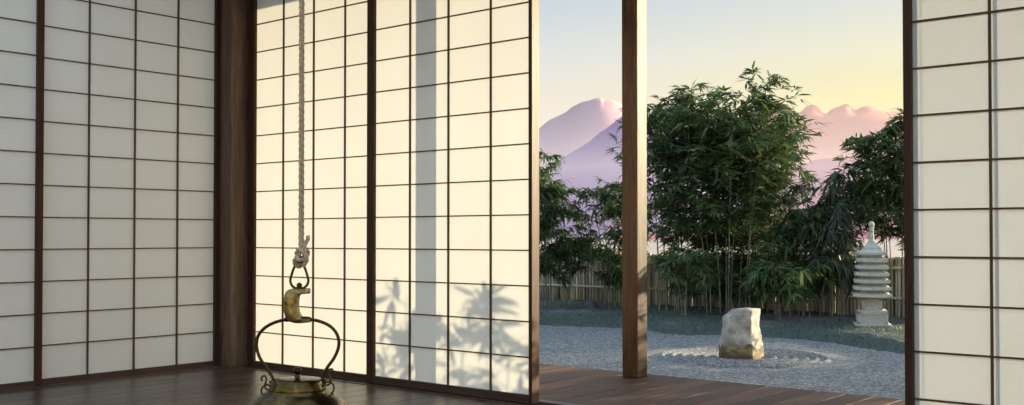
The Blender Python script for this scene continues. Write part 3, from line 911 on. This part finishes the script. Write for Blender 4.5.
plant(803, 16.4, 205, label='dark low bamboo left of the feathery grey green one', spread=0.5, nculm=5, nbranch=18, h0=0.2, blen=0.45, base=0.2, lean=0.3, L=0.21, droop=0.7, group=G1)
plant(904, 16.0, 112, label='tall bamboo above the stone pagoda at the right screen', spread=0.7, nculm=7, nbranch=36, h0=0.42, blen=0.55, base=0.30, lean=0.2, L=0.21, group=G1)
plant(704, 17.9, 212, label='low dark bamboo behind the bare canes, left of centre', spread=0.5, nculm=5, nbranch=17, h0=0.15, blen=0.50, base=0.3, lean=0.3, L=0.20, group=G1)
plant(750, 17.7, 216, label='low dark bamboo behind the bare canes, right of centre', spread=0.5, nculm=5, nbranch=17, h0=0.15, blen=0.50, base=0.3, lean=0.3, L=0.20, group=G1)
plant(778, 15.4, 262, name='shrub', label='low dark leaved shrub with a thick pale stem right of the rock', spread=0.4, nculm=3, nbranch=13, h0=0.5, blen=0.48, base=0.03, lean=0.3, L=0.18, droop=0.6, Wf=0.11, crad=0.04, culmmat='stem', cat='shrub', up=0.25)

# low bamboo added out of sight behind the right screens to shade gravel and veranda
G2 = 'bamboo along the right side of the garden'
def side(x, y, h, label, **kw):
    d = dict(spread=0.7, nculm=5, nbranch=24, h0=0.12, blen=0.6, base=0.25, lean=0.35, L=0.20, group=G2)
    d.update(kw)
    return bamboo('bamboo_clump', (x, y, bank_h(x, y) - 0.02), label, h, **d)
side(-2.2, 15.4, 1.75, 'low bamboo behind the right screens, next to the pagoda')
side(-0.7, 15.0, 2.0, 'low bamboo behind the right screens, second from the pagoda')
side(0.6, 14.6, 2.2, 'low bamboo behind the right screens, third from the pagoda')
side(1.9, 14.2, 2.75, 'low bamboo behind the right screens, fourth from the pagoda')
side(3.3, 13.8, 2.05, 'low bamboo behind the right screens, farthest from the pagoda')
# short bamboos whose leaf shadows fall on the foot of the bright screen
for bx, by, hh, lb in ((-2.40, 9.4, 2.02, 'first'), (-1.96, 9.3, 1.98, 'second'), (-1.48, 9.5, 1.82, 'third'), (-1.36, 8.7, 1.75, 'last')):
    side(bx, by, hh, 'young bamboo on the gravel behind the right screens, %s of a short row' % lb, nculm=2, nbranch=8, h0=0.5, blen=0.34, twigs=2, base=0.10, lean=0.3, L=0.27, cluster=(5, 8), Wf=0.085)

# grass tufts on the bank
n = 9000
xs_ = rng.uniform(-15, 1, n); ys_ = np.interp(xs_, EX, EY) + 0.05 + rng.gamma(1.6, 0.8, n)
ok = ys_ < FY - 0.1
xs_, ys_ = xs_[ok], ys_[ok]; n = len(xs_)
B = np.stack([xs_, ys_, mound_z(xs_, ys_) - 0.01], 1)
D = np.stack([rng.normal(0, .5, n), rng.normal(0, .5, n), np.ones(n)], 1)
V, f = leaf_arrays(B, D, rng.normal(0, 1, (n, 3)), rng.uniform(.03, .07, n), rng.uniform(.004, .008, n), rng.uniform(0, .5, n))
gr = np_mesh('ground_cover', M['cover'], V, f, None, False)
tag(gr, 'short grey green ground cover blades on the moss bank', 'ground cover', kind='stuff')

# ------------------------------------------------------------------ mountains
def mountain(name, label, mat, sky, D, depth, seed, amp, dz):
    """ridge with the given skyline [(px, py)] at distance D: a real massif DEPTH deep"""
    px = np.arange(sky[0][0], sky[-1][0] + 1, 1.0 if sky[-1][0] < 1200 else 3.0)
    py = np.interp(px, [s[0] for s in sky], [s[1] for s in sky])
    nz_ = np.array([sum(noise.noise((x * 0.035 * 2 ** o + seed, seed, o * 3.3)) / 2 ** o for o in range(5)) for x in px])
    py = py + nz_ * amp
    ts = np.linspace(-1, 1, 41)
    soft = []
    for wd in (0, 8, 20, 40, 60):
        kx_ = np.exp(-0.5 * (np.arange(-3 * wd, 3 * wd + 1) / max(wd, 1e-3)) ** 2); kx_ /= kx_.sum()
        soft.append(np.convolve(np.pad(py, 3 * wd, mode='edge'), kx_, mode='valid'))
    Vx = np.zeros((len(px), len(ts))); Vy = Vx.copy(); Vz = Vx.copy()
    for i in range(len(px)):
        top = at_d(px[i], py[i], D)
        fl_ = Vector((top.x, top.y, 0)).normalized()
        for j, t in enumerate(ts):
            k = (1 - abs(t)) ** 1.0
            q = Vector((top.x, top.y, 0)) + fl_ * (t * depth)
            lv = min(3.999, (1 - k) * 14.0); l0 = int(lv)
            pj = soft[l0][i] * (1 - lv + l0) + soft[l0 + 1][i] * (lv - l0)
            h = at_d(px[i], pj, D).z * k
            nn = sum(noise.noise((q.x * 0.004 * 2 ** o + seed, q.y * 0.004 * 2 ** o, o + seed)) / 2 ** o for o in range(4))
            h = h * (1 + dz * nn * (1 - k) * 0.9) if abs(t) > 1e-6 else h
            h = min(h, top.z * (1 - 0.35 * (1 - k)))
            Vx[i, j], Vy[i, j], Vz[i, j] = q.x, q.y, max(h, -3) - (6 if k < 1e-6 else 0)
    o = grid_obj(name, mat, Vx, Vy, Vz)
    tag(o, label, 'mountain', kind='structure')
    return o
mountain('mountain_left_rear', 'hazy rosy peak farthest back on the left', plain_mat('rosy hazed rock', (0.60, 0.39, 0.40)),  # haze of distance is mixed into the base colour of each visible range
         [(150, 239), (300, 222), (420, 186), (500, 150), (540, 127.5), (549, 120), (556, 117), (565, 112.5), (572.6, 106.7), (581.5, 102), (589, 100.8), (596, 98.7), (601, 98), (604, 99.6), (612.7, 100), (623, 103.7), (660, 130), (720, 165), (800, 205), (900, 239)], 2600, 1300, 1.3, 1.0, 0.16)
mountain('mountain_left_front', 'violet slope in front of the rosy peak', plain_mat('violet hazed rock', (0.30, 0.19, 0.34)),
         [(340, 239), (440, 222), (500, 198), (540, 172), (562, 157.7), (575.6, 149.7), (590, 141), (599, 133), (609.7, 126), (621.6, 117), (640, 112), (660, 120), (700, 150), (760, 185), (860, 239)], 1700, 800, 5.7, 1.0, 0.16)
mountain('mountain_right_rear', 'jagged pink mountain range under the yellow sky', plain_mat('pink hazed rock', (0.84, 0.42, 0.31)),
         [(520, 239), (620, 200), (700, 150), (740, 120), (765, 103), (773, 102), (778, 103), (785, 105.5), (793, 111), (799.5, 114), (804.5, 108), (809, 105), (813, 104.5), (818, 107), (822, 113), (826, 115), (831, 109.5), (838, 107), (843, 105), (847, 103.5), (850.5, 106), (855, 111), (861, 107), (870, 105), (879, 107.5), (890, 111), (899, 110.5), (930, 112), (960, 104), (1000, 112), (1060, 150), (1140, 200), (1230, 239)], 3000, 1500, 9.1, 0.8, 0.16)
mountain('mountain_right_front', 'mauve ridge below the jagged pink range', plain_mat('mauve hazed rock', (0.48, 0.18, 0.23)),
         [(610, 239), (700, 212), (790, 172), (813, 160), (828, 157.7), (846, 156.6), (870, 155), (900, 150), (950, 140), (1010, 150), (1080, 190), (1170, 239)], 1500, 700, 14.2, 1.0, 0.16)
mountain('mountain_sun_block', 'high dark mountain added unseen behind the right screens to shade the range', plain_mat('blue rock', (0.34, 0.30, 0.36)),  # unseen peak added to keep the low sun off the visible ranges
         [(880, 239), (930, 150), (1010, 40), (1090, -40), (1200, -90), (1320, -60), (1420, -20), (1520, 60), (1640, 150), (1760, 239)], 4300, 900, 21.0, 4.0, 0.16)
# morning mist lying over the plain
mm_, mnt, mout = new_mat('morning mist')
vsn = N(mnt, 'ShaderNodeVolumeScatter', Density=0.0006, Anisotropy=0.1); vsn.inputs['Color'].default_value = (0.80, 0.72, 0.84, 1)
mnt.links.new(vsn.outputs[0], mout.inputs['Volume'])
mist = MB().box(-6000, 6000, 600, 6000, -1.0, 95).build('morning_mist', mm_)
tag(mist, 'thin lilac morning mist over the plain at the foot of the mountains', 'mist', kind='stuff')

# ------------------------------------------------------------------ rope, hook, kettle
KD = 3.0
PX = KD / F                                  # metres per pixel at that distance
K0 = at_d(298, 236, KD)                      # kettle axis
# local frame: x to the right of the view, y away, z up
KR = TH
def kz(py): return at_d(298, py, KD).z
def kx(px): return (px - 298) * PX

rp = empty('hanging_rope', (K0.x, K0.y, 0), KR)
tag(rp, 'twisted hemp rope hanging from the ceiling with a knot above the bronze hook', 'rope')
zt, zb = CZ, kz(246)
turns = 6.2
for s in range(3):
    pts = []
    n = 420
    for i in range(n + 1):
        t = i / n; z = zt + (zb - zt) * t
        a = 2 * math.pi * ((zt - z) / 0.058 + s / 3)
        pts.append((kx(299.9 + 1.4 * t) + 0.0046 * math.cos(a), 0.0046 * math.sin(a), z))
    MB().tube(pts, 0.0040, 8).build('strand', M['rope'], rp, smooth=True)
kn = MB()
def twist(path, r, pitch):
    P = smooth_pts(path, 10)
    acc = 0
    for s in range(3):
        out_ = []; acc = 0
        for i, p in enumerate(P):
            if i: acc += (P[i] - P[i-1]).length
            d = (P[min(i+1, len(P)-1)] - P[max(i-1, 0)]).normalized()
            u = d.cross(Vector((0.3, 1, 0.2))).normalized(); v = d.cross(u)
            a = 2 * math.pi * (acc / pitch + s / 3)
            out_.append(p + (u * math.cos(a) + v * math.sin(a)) * r)
        kn.tube(out_, r * 1.1, 6)
def kp(px, py, y=0.0): return Vector((kx(px), y, kz(py)))
twist([kp(301.5, 240), kp(301, 250, -.006), kp(298, 257, -.010), kp(295, 262, -.004), kp(298, 266, .004), kp(303, 263, .01), kp(304, 256, .012)], .0036, .036)
twist([kp(303, 266, -.004), kp(307, 260, -.010), kp(305, 253, -.013), kp(300, 250, -.012), kp(297, 254, .0), kp(300, 258, .013), kp(306, 256, .010), kp(307.5, 250, .0)], .0036, .036)
twist([kp(297, 258, -.012), kp(302, 260, -.016), kp(307, 257, -.008), kp(305, 250, -.006), kp(305.5, 244, -.002), kp(308, 239, 0), kp(307.5, 236, 0)], .0030, .034)
kn.build('knot', M['rope'], rp, smooth=True)

hk = empty('pot_hook', (K0.x, K0.y, kz(300)), KR)
tag(hk, 'curved golden bronze hook with a loop between the rope knot and the kettle handle', 'hook')
def hp(px, py, y=0.0): return Vector((kx(px), y, kz(py) - kz(300)))
lp = [hp(299.5, 262), hp(304, 266), hp(307, 274), hp(308.5, 281), hp(306, 286.5), hp(299.5, 289), hp(293, 286.5), hp(290.5, 281), hp(292, 274), hp(295, 266)]
MB().tube(smooth_pts(lp, 6, True), 0.0036, 10, closed=True).build('loop', M['bronze_dark'], hk, smooth=True)
MB().lathe([(0, .0), (.011, .001), (.013, .006), (.010, .010), (.006, .014), (.008, .019), (.008, .024), (.004, .029), (0, .030)], 20, tuple(hp(299.5, 293.0))).build('rivet', M['bronze_dark'], hk, smooth=True)
outer = smooth_pts([hp(310, 288.4), hp(300, 288.4), hp(291.5, 288.9), hp(287.3, 291.5), hp(285.4, 297), hp(285, 305), hp(285.5, 312), hp(287.5, 317.5), hp(291.5, 321.5), hp(300, 323), hp(311, 322)], 5)
inner = smooth_pts([hp(310, 293.4), hp(305, 293.8), hp(301, 294.4), hp(299.4, 296), hp(298.6, 300), hp(298.3, 305), hp(298.8, 310), hp(300.3, 314.5), hp(302, 317), hp(306, 318.3), hp(311, 318.6)], 5)
mb = MB(); n = len(outer); vs = []
for i in range(n):
    t = i / (n - 1); hw = 0.012 + 0.012 * math.sin(math.pi * t) ** 0.7
    o3, i3 = outer[i], inner[i]; mm = (o3 + i3) * 0.5
    for (p, y) in ((o3, -hw * .7), (o3.lerp(i3, .2), -hw * .95), (o3.lerp(i3, .8), -hw * .95), (i3, -hw * .7), (i3, hw * .7), (o3.lerp(i3, .8), hw * .95), (o3.lerp(i3, .2), hw * .95), (o3, hw * .7)):
        vs.append((p.x, y, p.z))
fs = []
for i in range(n - 1):
    for k in range(8):
        fs.append((i*8+k, i*8+(k+1) % 8, (i+1)*8+(k+1) % 8, (i+1)*8+k))
fs.append(tuple(range(8))); fs.append(tuple((n-1)*8 + k for k in reversed(range(8))))
mb.add(vs, fs)
hb = mb.build('hook_body', M['hook'], hk)
smooth_angle(hb, 50)

ZK = kz(379)                                 # top of the lid
kt = empty('kettle', (K0.x, K0.y, ZK - 0.235), KR)
tag(kt, 'round bronze kettle with a high bow handle hanging from the rope hook', 'kettle')
zt_ = 0.235
body = MB().lathe([(0.0, 0.0), (.07, .0), (.10, .008), (.125, .03), (.147, .07), (.156, .105), (.152, .135), (.138, .163), (.118, .183), (.100, .193), (.092, .197), (.086, .200), (.086, .206), (.082, .207), (.076, .200), (.0, .200)], 72)
body.build('body', M['bronze'], kt, smooth=True)
lid = MB().lathe([(0, .203), (.078, .203), (.0805, .206), (.0795, .211), (.0755, .224), (.072, .231), (.068, .2345), (.050, .237), (.03, .2395), (0, .2415)], 64).build('lid', M['bronze'], kt, smooth=True)
MB().lathe([(0, .239), (.010, .240), (.008, .243), (.0055, .247), (.0065, .250), (.0105, .253), (.0120, .258), (.0108, .264), (.006, .268), (0, .2692)], 24).build('knob', M['bronze_dark'], lid, smooth=True)
def gp(px, py, y=0.0): return Vector((kx(px), y, at_d(298, py, KD).z - (ZK - 0.235)))
hnd = [gp(270.5, 381), gp(274, 384.5), gp(273, 377), gp(267, 368), gp(260, 357), gp(257, 346), gp(258.5, 336), gp(265, 328), gp(275, 322.5), gp(287, 319.5), gp(298, 318.8), gp(310, 319.3), gp(322, 322), gp(332, 327.5), gp(338, 336), gp(339, 346), gp(335, 357), gp(328, 367), gp(323.5, 375), gp(323.5, 381), gp(327, 381)]
MB().tube(smooth_pts(hnd, 6), 0.0047, 12).build('handle', M['bronze_dark'], kt, smooth=True)
MB().tube(smooth_pts([gp(285, 319.6), gp(291, 319), gp(298, 318.8), gp(305, 318.9), gp(311, 319.4)], 4), [0.0055] + [0.0072] * 15 + [0.0055], 12).build('grip_collar', M['bronze_dark'], kt, smooth=True)
for s, cx_ in ((-1, 267.5), (1, 329.0)):
    y0 = 391 if s < 0 else 388
    ringp = [gp(cx_ + 5.2 * math.cos(a), y0 + 6.2 * math.sin(a), 0.004 * math.cos(a)) for a in np.linspace(0, 2 * math.pi, 20, endpoint=False)]
    MB().tube(ringp, 0.0026, 8, closed=True).build('ring', M['bronze_dark'], kt, smooth=True)
    sp_ = [(263.5, 381), (262.5, 377.5), (265.5, 375.5), (267.5, 379), (266, 385), (267.5, 389), (271, 389)] if s < 0 else [(334, 372.5), (333, 369), (329.5, 369.5), (329, 374), (331.5, 379), (330, 384), (326, 385)]
    MB().tube(smooth_pts([gp(a, b, -0.006) for a, b in sp_], 5), 0.0026, 8).build('catch', M['bronze_dark'], kt, smooth=True)
    lx_ = kx(cx_ + s * 1.0)
    MB().box(lx_ - 0.012, lx_ + 0.012, -0.008, 0.008, 0.165, gp(cx_, y0 + 5.0).z, 0.003).build('lug', M['bronze'], kt, smooth=False)

# hearth under the kettle (below the frame)
he = empty('sunken_hearth', (K0.x, K0.y, 0), 0)
tag(he, 'square wooden rimmed hearth of ash below the kettle', 'hearth')
for k in range(4):
    q = MB().box(-0.45, 0.45, -0.45, -0.37, 0.001, 0.02, 0.003)
    rot = Matrix.Rotation(k * math.pi / 2, 3, 'Z')
    MB().add([rot @ Vector(v) for v in q.v], q.f).build('rim', M['rail'], he)
MB().box(-0.37, 0.37, -0.37, 0.37, 0.001, 0.008).build('ash', M['boulder'], he)

# ------------------------------------------------------------------ view
vs_ = scn.view_settings
scn.display_settings.display_device = 'sRGB'
vs_.view_transform = 'Standard'; vs_.look = 'None'; vs_.exposure = 0.0; vs_.gamma = 1.0
vs_.use_curve_mapping = False
scn.cycles.use_denoising = True; scn.cycles.volume_bounces = 0
scn.cycles.max_bounces = 10; scn.cycles.diffuse_bounces = 5; scn.cycles.transmission_bounces = 8
scn.cycles.sample_clamp_indirect = 8.0
